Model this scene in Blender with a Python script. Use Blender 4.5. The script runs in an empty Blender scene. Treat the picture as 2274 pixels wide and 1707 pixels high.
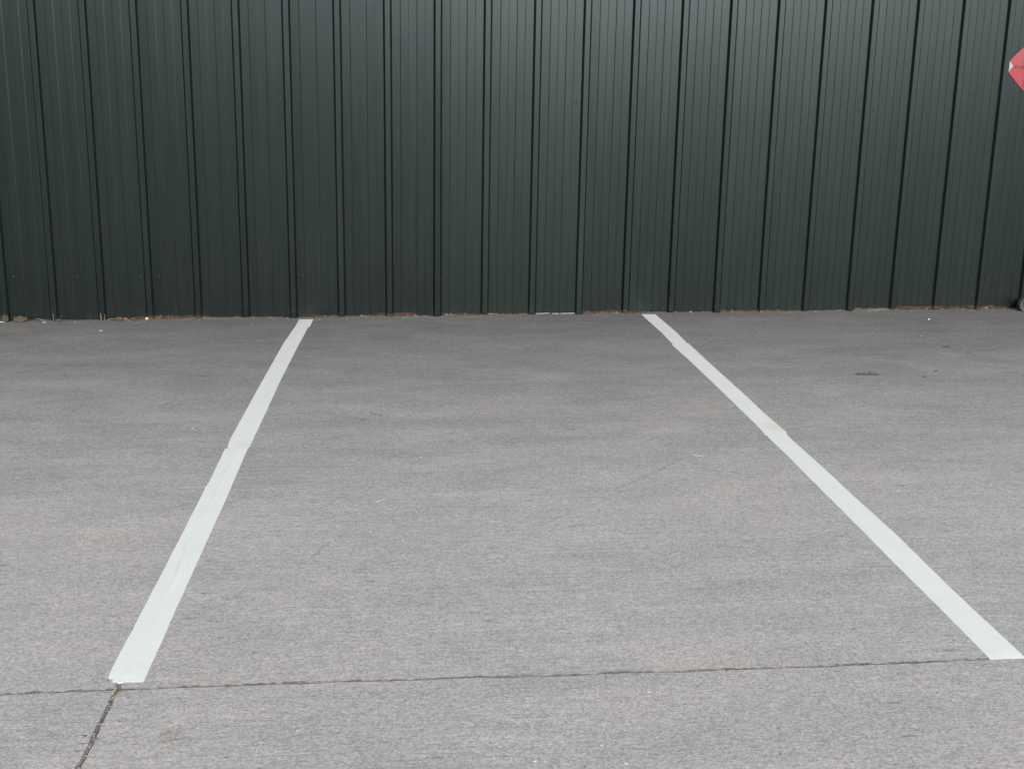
import bpy, bmesh, math, random
from mathutils import Vector, Matrix, noise

random.seed(7)
S = bpy.context.scene
COL = S.collection
R = math.radians

# ------------------------------------------------------------------ camera
F_PX, PITCH, YAW, ROLL = 2607.0, 0.24116, 0.08235, 0.01795
CAM = Vector((2.52516, -8.25224, 1.52123))
SLOPE = 0.01574                      # the yard falls gently to the left for drainage
FWD = Vector((math.sin(YAW) * math.cos(PITCH), math.cos(YAW) * math.cos(PITCH), -math.sin(PITCH)))
_r = Vector((math.cos(YAW), -math.sin(YAW), 0)); _u = _r.cross(FWD)
RT = math.cos(ROLL) * _r + math.sin(ROLL) * _u
UP = -math.sin(ROLL) * _r + math.cos(ROLL) * _u
cd = bpy.data.cameras.new('camera'); cam = bpy.data.objects.new('camera', cd); COL.objects.link(cam)
cd.sensor_fit = 'HORIZONTAL'; cd.sensor_width = 36.0; cd.lens = F_PX / 2274 * 36.0
cd.clip_start = 0.05; cd.clip_end = 3000
m = Matrix((RT, UP, -FWD)).transposed().to_4x4(); m.translation = CAM
cam.matrix_world = m
S.camera = cam

# ------------------------------------------------------------------ sky, sun, exposure
SUN_EL, SUN_AZ = 22.0, 168.5          # azimuth clockwise from +Y: behind the camera
w = bpy.data.worlds.new('World'); S.world = w; w.use_nodes = True
nt = w.node_tree; nt.nodes.clear()
sky = nt.nodes.new('ShaderNodeTexSky'); sky.sky_type = 'NISHITA'; sky.sun_disc = False
sky.sun_elevation = R(SUN_EL); sky.sun_rotation = R(SUN_AZ)
sky.air_density = 1.0; sky.dust_density = 1.5; sky.ozone_density = 1.0
hs = nt.nodes.new('ShaderNodeHueSaturation'); hs.inputs['Saturation'].default_value = 0.30
bg = nt.nodes.new('ShaderNodeBackground'); bg.inputs['Strength'].default_value = 0.10
wo = nt.nodes.new('ShaderNodeOutputWorld')
nt.links.new(sky.outputs[0], hs.inputs['Color']); nt.links.new(hs.outputs[0], bg.inputs['Color'])
nt.links.new(bg.outputs[0], wo.inputs['Surface'])
sl = bpy.data.lights.new('sun', 'SUN'); sl.energy = 0.8; sl.angle = R(16); sl.color = (1.0, 0.985, 0.96)
so = bpy.data.objects.new('sun', sl); COL.objects.link(so)
sd = Vector((math.sin(R(SUN_AZ)) * math.cos(R(SUN_EL)), math.cos(R(SUN_AZ)) * math.cos(R(SUN_EL)), math.sin(R(SUN_EL))))
so.rotation_euler = sd.to_track_quat('Z', 'Y').to_euler(); so.location = (3, -6, 12)
S.cycles.max_bounces = 5; S.cycles.diffuse_bounces = 3; S.cycles.glossy_bounces = 3
S.view_settings.view_transform = 'Standard'; S.view_settings.look = 'None'
S.view_settings.gamma = 1.0; S.view_settings.exposure = 1.50

# ------------------------------------------------------------------ helpers
def gz(x): return SLOPE * (x - 3.4)
def ray(px, py): return FWD + (px - 1137) / F_PX * RT - (py - 853.5) / F_PX * UP
def wall(px, py, y=0.0):
    v = ray(px, py); t = (y - CAM.y) / v.y; return CAM + t * v
def ground(px, py):
    v = ray(px, py); t = (gz(CAM.x) - CAM.z) / (v.z - SLOPE * v.x); return CAM + t * v

def tag(o, label=None, cat=None, group=None, kind=None):
    if label: o['label'] = label
    if cat: o['category'] = cat
    if group: o['group'] = group
    if kind: o['kind'] = kind
    return o
def link(name, me, mat=None, parent=None, loc=None):
    o = bpy.data.objects.new(name, me); COL.objects.link(o)
    if mat is not None and me is not None and not me.materials: me.materials.append(mat)
    if parent is not None: o.parent = parent
    if loc is not None: o.location = loc
    return o
def empty(name, loc=(0, 0, 0)):
    o = bpy.data.objects.new(name, None); COL.objects.link(o); o.location = loc; o.empty_display_size = 0.1
    return o
def pydata(name, vs, fs, smooth=None):
    me = bpy.data.meshes.new(name); me.from_pydata([tuple(v) for v in vs], [], fs); me.update()
    if smooth is not None:
        me.shade_smooth(); me.set_sharp_from_angle(angle=R(smooth))
    return me
def frombm(name, bm, smooth=None):
    me = bpy.data.meshes.new(name); bm.to_mesh(me); bm.free()
    if smooth is not None:
        me.shade_smooth(); me.set_sharp_from_angle(angle=R(smooth))
    return me
def box(bm, x0, x1, y0, y1, z0, z1):
    v = [bm.verts.new(p) for p in ((x0,y0,z0),(x1,y0,z0),(x1,y1,z0),(x0,y1,z0),(x0,y0,z1),(x1,y0,z1),(x1,y1,z1),(x0,y1,z1))]
    for f in ((3,2,1,0),(4,5,6,7),(0,1,5,4),(1,2,6,5),(2,3,7,6),(3,0,4,7)): bm.faces.new([v[i] for i in f])
def tube(bm, pts, rad, n=6):
    rings = []
    for i, p in enumerate(pts):
        p = Vector(p); a = Vector(pts[max(0, i-1)]); b = Vector(pts[min(len(pts)-1, i+1)])
        t = (b - a).normalized(); s = t.orthogonal().normalized(); q = t.cross(s)
        r = rad[i] if isinstance(rad, (list, tuple)) else rad
        rings.append([bm.verts.new(p + r * (math.cos(2*math.pi*k/n) * s + math.sin(2*math.pi*k/n) * q)) for k in range(n)])
    for a, b in zip(rings, rings[1:]):
        for k in range(n): bm.faces.new((a[k], a[(k+1) % n], b[(k+1) % n], b[k]))
    bm.faces.new(rings[0][::-1]); bm.faces.new(rings[-1])
def lerp_table(tab, x):
    if x <= tab[0][0]: return tab[0][1]
    for (a, va), (b, vb) in zip(tab, tab[1:]):
        if x <= b: return va + (vb - va) * (x - a) / (b - a)
    return tab[-1][1]

# ------------------------------------------------------------------ material kit
class M:
    def __init__(s, name, rough=0.8, spec=0.5):
        s.m = bpy.data.materials.new(name); s.m.use_nodes = True; s.t = s.m.node_tree
        s.b = s.t.nodes['Principled BSDF']; s.b.inputs['Roughness'].default_value = rough
        s.b.inputs['Specular IOR Level'].default_value = spec
        s.pos = s.n('ShaderNodeNewGeometry').outputs['Position']
    def n(s, ty, **kw):
        x = s.t.nodes.new(ty)
        for k, v in kw.items(): setattr(x, k, v)
        return x
    def put(s, sock, v):
        if hasattr(v, 'is_linked') or isinstance(v, bpy.types.NodeSocket): s.t.links.new(v, sock)
        else: sock.default_value = v
    def map(s, scale=(1,1,1), loc=(0,0,0), rot=(0,0,0), src=None):
        x = s.n('ShaderNodeMapping'); s.put(x.inputs['Vector'], src or s.pos)
        x.inputs['Scale'].default_value = scale; x.inputs['Location'].default_value = loc; x.inputs['Rotation'].default_value = rot
        return x.outputs[0]
    def noise(s, scale, detail=4, rough=0.55, dist=0.0, vec=None):
        x = s.n('ShaderNodeTexNoise'); s.put(x.inputs['Vector'], vec or s.pos)
        x.inputs['Scale'].default_value = scale; x.inputs['Detail'].default_value = detail
        x.inputs['Roughness'].default_value = rough; x.inputs['Distortion'].default_value = dist
        return x.outputs['Fac']
    def voro(s, scale, vec=None, feature='F1', out='Distance', rnd=1.0):
        x = s.n('ShaderNodeTexVoronoi', feature=feature); s.put(x.inputs['Vector'], vec or s.pos)
        x.inputs['Scale'].default_value = scale; x.inputs['Randomness'].default_value = rnd
        return x.outputs[out]
    def voro2(s, scale, vec=None):
        x = s.n('ShaderNodeTexVoronoi', feature='F1'); s.put(x.inputs['Vector'], vec or s.pos); x.inputs['Scale'].default_value = scale
        return x.outputs['Distance'], s.xyz(x.outputs['Color'])
    def math(s, op, a, b=0.0, c=0.0, clamp=False):
        x = s.n('ShaderNodeMath', operation=op, use_clamp=clamp)
        s.put(x.inputs[0], a); s.put(x.inputs[1], b); s.put(x.inputs[2], c); return x.outputs[0]
    def rng(s, v, a, b, c=0.0, d=1.0, smooth=False):
        x = s.n('ShaderNodeMapRange', clamp=True)
        if smooth: x.interpolation_type = 'SMOOTHSTEP'
        s.put(x.inputs[0], v)
        for i, k in enumerate((a, b, c, d)): x.inputs[i+1].default_value = k
        return x.outputs[0]
    def mix(s, f, a, b, blend='MIX'):
        x = s.n('ShaderNodeMix', data_type='RGBA', blend_type=blend)
        s.put(x.inputs[0], f)
        for sock, v in ((x.inputs[6], a), (x.inputs[7], b)):
            if isinstance(v, tuple) and len(v) == 3: v = (*v, 1)
            s.put(sock, v)
        return x.outputs[2]
    def mul(s, col, val):            # colour times scalar
        x = s.n('ShaderNodeVectorMath', operation='SCALE'); s.put(x.inputs[0], col); s.put(x.inputs['Scale'], val); return x.outputs[0]
    def xyz(s, src=None):
        x = s.n('ShaderNodeSeparateXYZ'); s.put(x.inputs[0], src or s.pos); return x.outputs
    def bump(s, h, strength=0.3, dist=0.003):
        x = s.n('ShaderNodeBump'); x.inputs['Strength'].default_value = strength; x.inputs['Distance'].default_value = dist
        s.put(x.inputs['Height'], h); s.put(s.b.inputs['Normal'], x.outputs[0])
    def color(s, c):
        if isinstance(c, tuple) and len(c) == 3: c = (*c, 1)
        s.put(s.b.inputs['Base Color'], c); return s.m
    def rough(s, v): s.put(s.b.inputs['Roughness'], v)
    def seg(s, a, b, warp):          # distance in the ground plane to a line from a to b
        ax, ay = a; bx, by = b; dx, dy = bx-ax, by-ay; L2 = dx*dx + dy*dy
        X, Y = (s.wx, s.wy) if warp else (s.ux, s.uy)
        px = s.math('SUBTRACT', X, ax); py = s.math('SUBTRACT', Y, ay)
        t = s.math('DIVIDE', s.math('MULTIPLY_ADD', px, dx, s.math('MULTIPLY', py, dy)), L2, clamp=True)
        ex = s.math('SUBTRACT', px, s.math('MULTIPLY', t, dx)); ey = s.math('SUBTRACT', py, s.math('MULTIPLY', t, dy))
        return s.math('SQRT', s.math('MULTIPLY_ADD', ex, ex, s.math('MULTIPLY', ey, ey)))

def g2(px, py):
    p = ground(px, py); return (p.x, p.y)

def mat_concrete():
    k = M('concrete', 0.85, 0.35); X, Y, Z = k.xyz(); k.ux, k.uy = X, Y
    wn = k.noise(30, 2, 0.7)
    k.wx = k.math('MULTIPLY_ADD', k.math('SUBTRACT', wn, 0.5), 0.030, X)
    k.wy = k.math('MULTIPLY_ADD', k.math('SUBTRACT', wn, 0.5), -0.045, Y)
    large = k.noise(0.8, 4, 0.62, 0.5, vec=k.map((0.75, 1.25, 1)))
    patch = k.noise(3.0, 5, 0.66, 0.4, vec=k.map((0.6, 1.5, 1), (2, 5, 0)))
    broad = k.noise(9, 4, 0.7, vec=k.map((0.20, 11, 1), rot=(0, 0, R(1.0))))
    comb = k.noise(30, 3, 0.65, vec=k.map((0.75, 7.0, 1), rot=(0, 0, R(0.6))))
    _, (c1, c2, c3) = k.voro2(185)
    fine = k.noise(150, 2, 0.7)
    warm = k.math('MULTIPLY_ADD', k.math('SUBTRACT', patch, 0.5), 0.75, large)
    col = k.mix(k.rng(warm, 0.26, 0.76), (0.376, 0.368, 0.366), (0.438, 0.411, 0.378))
    col = k.mix(k.rng(c3, 0.0, 1.0, 0.0, 0.45), col, k.mix(c2, (0.33, 0.36, 0.40), (0.52, 0.44, 0.38)))
    smask = k.rng(large, 0.40, 0.60, 1.0, 0.35)
    f = k.rng(patch, 0.25, 0.75, 0.915, 1.065)
    st = k.math('MULTIPLY', k.math('SUBTRACT', broad, 0.5), smask)
    f = k.math('MULTIPLY', f, k.math('MULTIPLY_ADD', st, 0.75, 1.0))
    f = k.math('MULTIPLY', f, k.math('MULTIPLY_ADD', k.math('SUBTRACT', comb, 0.5), 0.85, 1.0))
    f = k.math('MULTIPLY', f, k.rng(c1, 0, 1, 0.77, 1.23))
    f = k.math('MULTIPLY', f, k.rng(fine, 0.3, 0.7, 0.88, 1.10))
    f = k.math('MULTIPLY', f, k.rng(wn, 0.3, 0.7, 0.96, 1.04))
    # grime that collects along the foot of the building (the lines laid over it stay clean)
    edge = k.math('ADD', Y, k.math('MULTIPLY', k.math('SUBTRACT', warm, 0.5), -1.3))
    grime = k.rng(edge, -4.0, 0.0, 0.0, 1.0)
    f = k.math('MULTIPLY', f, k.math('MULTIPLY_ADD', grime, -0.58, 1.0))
    # pits and gouges
    pv, (pr, pg, pb) = k.voro2(30, k.map((1, 1.7, 1), (1, 1, 0), (0, 0, R(8))))
    pit = k.math('MULTIPLY', k.rng(pv, 0.09, 0.16, 1, 0), k.rng(pr, 0.70, 0.76))
    gd, (gr, gg, gb) = k.voro2(1, k.map((5.2, 23, 1), (2, 3, 0), (0, 0, R(-14))))
    gouge = k.math('MULTIPLY', k.rng(k.math('MULTIPLY_ADD', k.math('SUBTRACT', fine, 0.5), 0.25, gd), 0.06, 0.17, 1, 0), k.rng(gr, 0.84, 0.92))
    dark = k.math('MAXIMUM', k.math('MULTIPLY', pit, 0.55), k.math('MULTIPLY', gouge, 0.42))
    # cracks and drag marks seen on the slab
    brk = k.rng(fine, 0.38, 0.55)
    for a, b, wd, am in (((1360, 1088), (1425, 1062), .006, .42), ((1425, 1062), (1525, 1012), .006, .36),
                         ((1200, 1167), (1268, 1136), .006, .35), ((690, 1240), (735, 1200), .006, .30), ((505, 1332), (535, 1322), .010, .45),
                         ((1560, 1042), (1640, 1050), .007, .34), ((1895, 790), (1960, 786), .012, .45), ((1960, 786), (2010, 793), .012, .40),
                         ((2148, 783), (2168, 789), .010, .5), ((2182, 776), (2208, 780), .010, .45), ((2020, 708), (2085, 720), .016, .45)):
        d = k.seg(g2(*a), g2(*b), True)
        dark = k.math('MAXIMUM', dark, k.math('MULTIPLY', k.math('MULTIPLY', k.rng(d, wd*0.3, wd, 1, 0), brk), am))
    pale = None
    for a, b, wd, am, wp in (((1850, 917), (2274, 905), .0075, .50, 0), ((1690, 893), (2000, 884), .006, .30, 0), ((1540, 928), (1620, 924), .006, .30, 0),
                         ((2080, 780), (2120, 788), .05, .30, 1), ((1930, 797), (2020, 804), .055, .28, 1), ((2030, 812), (2090, 822), .07, .26, 1), ((2150, 803), (2225, 810), .05, .28, 1),
                         ((728, 866), (728, 900), .035, .20, 1), ((90, 1692), (125, 1688), .022, .45, 1), ((10, 1110), (40, 1112), .04, .3, 1), ((2060, 1150), (2274, 1136), .006, .25, 0)):
        d = k.seg(g2(*a), g2(*b), wp)
        p = k.math('MULTIPLY', k.rng(d, 0.0, wd, am, 0), k.rng(broad, 0.3, 0.6, 0.45, 1.0))
        pale = p if pale is None else k.math('MAXIMUM', pale, p)
    f = k.math('MULTIPLY', f, k.math('SUBTRACT', 1.0, dark))
    col = k.mul(col, f)
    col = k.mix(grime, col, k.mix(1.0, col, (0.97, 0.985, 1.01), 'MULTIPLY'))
    col = k.mix(pale, col, k.mul(k.mix(0.5, col, (0.62, 0.60, 0.55)), 1.0))
    # lime-white aggregate chips
    wv, (wr, _, _) = k.voro2(36, k.map(loc=(3, 8, 0)))
    chip = k.math('MULTIPLY', k.rng(wv, 0.07, 0.15, 0.8, 0), k.rng(wr, 0.87, 0.89))
    col = k.mix(chip, col, (0.62, 0.61, 0.59))
    h = k.math('MULTIPLY_ADD', fine, 0.6, k.math('MULTIPLY', c1, 0.35))
    k.bump(h, 0.5, 0.002)
    return k.color(col)

def mat_wall():
    k = M('green_painted_steel', 0.32, 0.40); k.b.inputs['Specular Tint'].default_value = (0.77, 0.965, 1.0, 1); X, Y, Z = k.xyz()
    v = k.noise(5, 4, 0.6, vec=k.map((6, 6, 0.35)))
    runs = k.noise(26, 4, 0.65, vec=k.map((1, 1, 0.03), (3, 0, 1)))
    fine = k.noise(120, 2, 0.5, vec=k.map((1, 1, 0.01)))
    big = k.noise(0.9, 3, 0.5)
    rnd = k.n('ShaderNodeObjectInfo').outputs['Random']
    col = k.mix(big, (0.0060, 0.0092, 0.0080), (0.0074, 0.0104, 0.0093))
    col = k.mul(col, k.math('MULTIPLY', k.rng(v, 0.3, 0.7, 0.90, 1.10), k.rng(fine, 0.3, 0.7, 0.94, 1.06)))
    col = k.mul(col, k.rng(rnd, 0, 1, 0.85, 1.15))
    film = k.math('MULTIPLY', k.rng(runs, 0.50, 0.75), k.rng(big, 0.40, 0.65, 0.0, 0.045))
    col = k.mix(film, col, (0.10, 0.105, 0.10))
    # dust splashed up at the foot and sparse droppings
    sp = k.voro(16, vec=k.map(loc=(2, 0, 4))); sr, sg, _ = k.xyz(k.voro(16, out='Color', vec=k.map(loc=(2, 0, 4))))
    zz = k.math('SUBTRACT', Z, k.math('MULTIPLY', k.math('SUBTRACT', X, 3.4), SLOPE))
    spot = k.math('MULTIPLY', k.rng(sp, 0.05, 0.10, 1, 0), k.math('MULTIPLY', k.rng(sr, 0.82, 0.86), k.rng(zz, 0.10, 0.32, 0.55, 0.0)))
    dust = k.math('MULTIPLY', k.rng(zz, 0.0, 0.16, 0.35, 0.0), k.rng(k.noise(22, 5, 0.7), 0.45, 0.7))
    col = k.mix(k.math('MAXIMUM', spot, k.math('MULTIPLY', dust, 0.25)), col, (0.16, 0.155, 0.14))
    # rust bleeding from the cut lower edge
    rz = k.math('ADD', zz, k.math('MULTIPLY', k.math('SUBTRACT', k.noise(18, 5, 0.7), 0.5), 0.05))
    rust = k.math('MULTIPLY', k.rng(rz, 0.012, 0.03, 1, 0), k.rng(k.noise(1.3, 2, vec=k.map(loc=(0.4, 0, 0))), 0.52, 0.60))
    col = k.mix(rust, col, (0.12, 0.042, 0.015))
    k.rough(k.math('ADD', k.math('ADD', k.math('ADD', k.rng(v, 0.3, 0.7, 0.292, 0.322), k.rng(rnd, 0, 1, -0.006, 0.014)), k.rng(runs, 0.35, 0.75, 0.0, 0.03)), k.math('MULTIPLY', rust, 0.4)))
    k.bump(k.math('MULTIPLY_ADD', fine, 0.5, k.math('MULTIPLY', k.noise(3.0, 3, 0.5, vec=k.map((1.5, 1, 0.5))), 5.0)), 0.25, 0.0008)
    return k.color(col)

def mat_stripe():
    k = M('white_line_tape', 0.62, 0.4); X, Y, Z = k.xyz()
    n = k.noise(9, 5, 0.6, vec=k.map((1.5, 0.6, 1))); f = k.noise(140, 3, 0.6)
    col = k.mix(k.rng(n, 0.3, 0.7), (0.765, 0.783, 0.752), (0.81, 0.82, 0.788))
    col = k.mul(col, k.rng(f, 0.3, 0.7, 0.955, 1.03))
    # scuffed dirt specks
    d = k.voro(55); dr, _, _ = k.xyz(k.voro(55, out='Color'))
    col = k.mix(k.math('MULTIPLY', k.rng(d, 0.08, 0.16, 0.35, 0), k.rng(dr, 0.90, 0.93)), col, (0.42, 0.40, 0.37))
    # tan water stain beside the lap joints
    for (px, py), sx, sy, am in (((1718, 948), .07, .11, .55), ((540, 985), .05, .10, .28), ((628, 800), .06, .20, .10)):
        c = ground(px, py)
        ex = k.math('DIVIDE', k.math('SUBTRACT', X, c.x), sx); ey = k.math('DIVIDE', k.math('SUBTRACT', Y, c.y), sy)
        r = k.math('SQRT', k.math('MULTIPLY_ADD', ex, ex, k.math('MULTIPLY', ey, ey)))
        r = k.math('ADD', r, k.math('MULTIPLY', k.math('SUBTRACT', k.noise(20, 4), 0.5), 0.8))
        col = k.mix(k.rng(r, 0.2, 1.0, am, 0), col, (0.66, 0.60, 0.48))
    k.bump(f, 0.25, 0.0008)
    return k.color(col)

def mat_simple(name, c1, c2, scale=40, rough=0.85, spec=0.3, bump=0.4, bd=0.002):
    k = M(name, rough, spec); n = k.noise(scale, 5, 0.65)
    if bump: k.bump(k.noise(scale * 2.2, 4, 0.6), bump, bd)
    return k.color(k.mix(k.rng(n, 0.3, 0.7), c1, c2))

def mat_closure():
    k = M('rotten_closure_strip', 0.95, 0.2)
    n = k.noise(30, 5, 0.7, vec=k.map((1, 1, 2))); n2 = k.noise(9, 3, 0.6, vec=k.map(loc=(4, 1, 2))); n3 = k.noise(55, 4, 0.6, vec=k.map(loc=(1, 3, 2)))
    col = k.mix(k.rng(n, 0.3, 0.7), (0.032, 0.021, 0.012), (0.105, 0.071, 0.039))
    col = k.mix(k.rng(n2, 0.50, 0.68), col, (0.12, 0.088, 0.055))
    col = k.mix(k.rng(n3, 0.60, 0.66), col, (0.36, 0.34, 0.29))
    k.bump(n, 0.8, 0.006)
    return k.color(col)

C_CONC = mat_concrete(); C_WALL = mat_wall(); C_TAPE = mat_stripe(); C_CLOS = mat_closure()
C_SOIL = mat_simple('joint_soil', (0.075, 0.069, 0.062), (0.24, 0.222, 0.20), 120)
C_ARRIS = mat_simple('grimy_slab_edge', (0.07, 0.066, 0.060), (0.34, 0.32, 0.30), 55)
C_YARD = mat_simple('yard_asphalt', (0.22, 0.22, 0.215), (0.30, 0.295, 0.28), 6)
C_SCREW = mat_simple('painted_screw', (0.008, 0.012, 0.013), (0.013, 0.018, 0.020), 300, 0.45, 0.5, 0)
C_ROOF = mat_simple('roof_steel', (0.20, 0.21, 0.21), (0.25, 0.26, 0.26), 3, 0.45, 0.6, 0)
C_LEAF = mat_simple('dead_leaf', (0.035, 0.027, 0.016), (0.13, 0.10, 0.062), 110, 0.8, 0.3)
C_LEAFO = mat_simple('orange_leaf', (0.15, 0.055, 0.026), (0.24, 0.11, 0.06), 90, 0.8, 0.3)
C_LEAFD = mat_simple('dark_leaf', (0.085, 0.085, 0.082), (0.19, 0.187, 0.178), 150, 0.85, 0.2)
C_STRAW = mat_simple('dry_straw', (0.13, 0.105, 0.065), (0.27, 0.23, 0.16), 160, 0.8, 0.3)
C_WHITE = mat_simple('white_litter', (0.42, 0.44, 0.45), (0.58, 0.60, 0.60), 60, 0.6, 0.4, 0)
C_GRIT = mat_simple('pale_grit', (0.36, 0.345, 0.32), (0.55, 0.54, 0.51), 35, 0.8, 0.3)
C_SILT = mat_simple('blown_silt', (0.10, 0.092, 0.080), (0.20, 0.188, 0.168), 60)
C_SEAL = mat_simple('white_sealant', (0.26, 0.27, 0.27), (0.40, 0.41, 0.41), 70)
C_CRUMB = mat_simple('foam_crumb', (0.15, 0.13, 0.10), (0.30, 0.285, 0.25), 90)
C_TWIG = mat_simple('grey_twig', (0.15, 0.145, 0.138), (0.21, 0.205, 0.195), 90)
C_GRITD = mat_simple('brown_grit', (0.17, 0.125, 0.10), (0.52, 0.48, 0.44), 150, 0.85, 0.3)
C_PIPE = mat_simple('grey_pipe', (0.080, 0.088, 0.081), (0.12, 0.128, 0.118), 25, 0.55, 0.4, 0.2)
C_PIPEIN = mat_simple('silted_pipe_bore', (0.060, 0.053, 0.044), (0.10, 0.09, 0.077), 30, 0.9, 0.2)
C_RED = mat_simple('red_placard', (0.265, 0.013, 0.020), (0.295, 0.017, 0.025), 14, 0.42, 0.5, 0)
C_REDD = mat_simple('placard_outline', (0.19, 0.016, 0.022), (0.22, 0.018, 0.026), 14, 0.45, 0.5, 0)
C_INK = mat_simple('black_ink', (0.022, 0.016, 0.017), (0.03, 0.022, 0.022), 14, 0.5, 0.4, 0)
C_BACK = mat_simple('placard_back', (0.34, 0.375, 0.37), (0.40, 0.43, 0.425), 14, 0.5, 0.4, 0)
C_CHALK = mat_simple('yellow_chalk', (0.40, 0.37, 0.16), (0.50, 0.47, 0.25), 90, 0.9, 0.2)

# ------------------------------------------------------------------ ground and concrete slabs
bm = bmesh.new()
gv = [bm.verts.new(p) for p in ((-500, -500, -0.55), (500, -500, -0.55), (500, 500, -0.55), (-500, 500, -0.55))]
bm.faces.new(gv)
GROUND = tag(link('ground', frombm('ground', bm), C_YARD), kind='structure')

JY = [0.30, -5.352, -11.0, -16.7]
JX = [-10.27, -4.27, 1.733, 7.73, 13.73]
def joint_wob(u, k):                       # the saw cut wanders a little
    return 0.012 * noise.noise(Vector((u * 0.9, k * 7.7, 0.3))) + 0.006 * noise.noise(Vector((u * 7, k * 3.1, 4.0))) + 0.0025 * noise.noise(Vector((u * 26, k * 1.9, 2.0)))
def jag(u, k):
    n = noise.noise(Vector((u * 22, k * 5.3, 1.7))); n2 = noise.noise(Vector((u * 70, k * 9.1, 3.3)))
    chip = max(0.0, noise.noise(Vector((u * 7, k * 2.7, 8.0))) - 0.30) * 0.035
    return 0.0023 + 0.0014 * n + 0.0012 * n2 + chip * 0.25
sid = 0
for r in range(3):
    for c in range(4):
        x0, x1, y1, y0 = JX[c], JX[c+1], JY[r], JY[r+1]
        near = (r <= 1 and c in (1, 2))
        st = 0.012 if near else 0.06
        out, inn = [], []
        def side(fix, a, b, axis, sgn, kline, kside):
            n = max(2, int(abs(b - a) / st))
            for i in range(n):
                u = a + (b - a) * i / n
                fade = min(1.0, min(abs(u - a), abs(u - b)) / 0.02)
                wv = joint_wob(u, kline); j = jag(u, kside)
                base = fix + wv * 1.0
                for lst, off in ((out, j), (inn, j + 0.004 + 0.003 * abs(noise.noise(Vector((u * 40, kside, 6)))))):
                    v = base + sgn * off
                    lst.append((u, v) if axis == 'x' else (v, u))
        e = 0.008
        side(y0, x0 + e, x1 - e, 'x', 1, 10 + r + 1, sid * 4 + 1)
        side(x1, y0 + e, y1 - e, 'y', -1, 20 + c + 1, sid * 4 + 2)
        side(y1, x1 - e, x0 + e, 'x', -1, 10 + r, sid * 4 + 3)
        side(x0, y1 - e, y0 + e, 'y', 1, 20 + c, sid * 4 + 4)
        sid += 1
        n = len(out)
        vs = [(x, y, gz(x)) for x, y in inn] + [(x, y, gz(x) - 0.004) for x, y in out] + [(x, y, gz(x) - 0.12) for x, y in out]
        fs = [list(range(n))]
        for i in range(n):
            j = (i + 1) % n
            fs.append((i, n + i, n + j, j)); fs.append((n + i, 2*n + i, 2*n + j, n + j))
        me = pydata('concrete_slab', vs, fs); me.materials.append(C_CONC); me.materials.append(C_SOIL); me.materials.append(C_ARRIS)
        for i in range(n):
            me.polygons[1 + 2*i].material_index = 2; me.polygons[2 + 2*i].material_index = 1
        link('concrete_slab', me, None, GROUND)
# soil and fines packed in the joints
bm = bmesh.new()
def soil(p, q):
    d = (Vector(q) - Vector(p)); L = d.length; n = max(4, int(L / 0.02)); t = d.normalized(); s = Vector((-t.y, t.x))
    rows = []
    for i in range(n + 1):
        c = Vector(p) + d * i / n; u = L * i / n
        rows.append([bm.verts.new((c.x + s.x * o, c.y + s.y * o, gz(c.x) - 0.0030 + 0.006 * noise.noise(Vector((c.x * 55, c.y * 55, o * 90))))) for o in (-0.035, -0.008, 0.008, 0.035)])
    for a, b in zip(rows, rows[1:]):
        for k in range(3): bm.faces.new((a[k], b[k], b[k+1], a[k+1]))
soil((-4.2, JY[1]), (7.7, JY[1])); soil((1.733, 0.25), (1.733, -10.9))
link('joint_soil', frombm('joint_soil', bm), C_SOIL, GROUND)

# ------------------------------------------------------------------ metal building
BLD = tag(empty('metal_building', (3.0, 0.0, gz(3.0))), 'dark green ribbed steel clad building behind the parking bay', 'building')
BINV = Matrix.Translation(-BLD.location)
def part(name, me, mat, parent=BLD):
    o = link(name, me, mat, parent)
    if parent is BLD: o.matrix_parent_inverse = BINV
    return o
RIBS = {0: 0.013, 1: 0.338, 2: 0.664, 3: 0.996, 4: 1.325, 5: 1.655, 6: 1.991, 7: 2.326, 8: 2.664, 9: 3.000, 10: 3.339, 11: 3.676,
        12: 4.013, 13: 4.347, 14: 4.681, 15: 5.012, 16: 5.340, 17: 5.670, 18: 5.993, 19: 6.318, 20: 6.643}
for i in range(-1, -20, -1): RIBS[i] = RIBS[i+1] - 0.3285
for i in range(21, 42): RIBS[i] = RIBS[i-1] + 0.329
RH, RT2, RB2 = 0.0250, 0.0165, 0.0300        # rib height, half top, half base
TOP = 3.6
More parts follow.
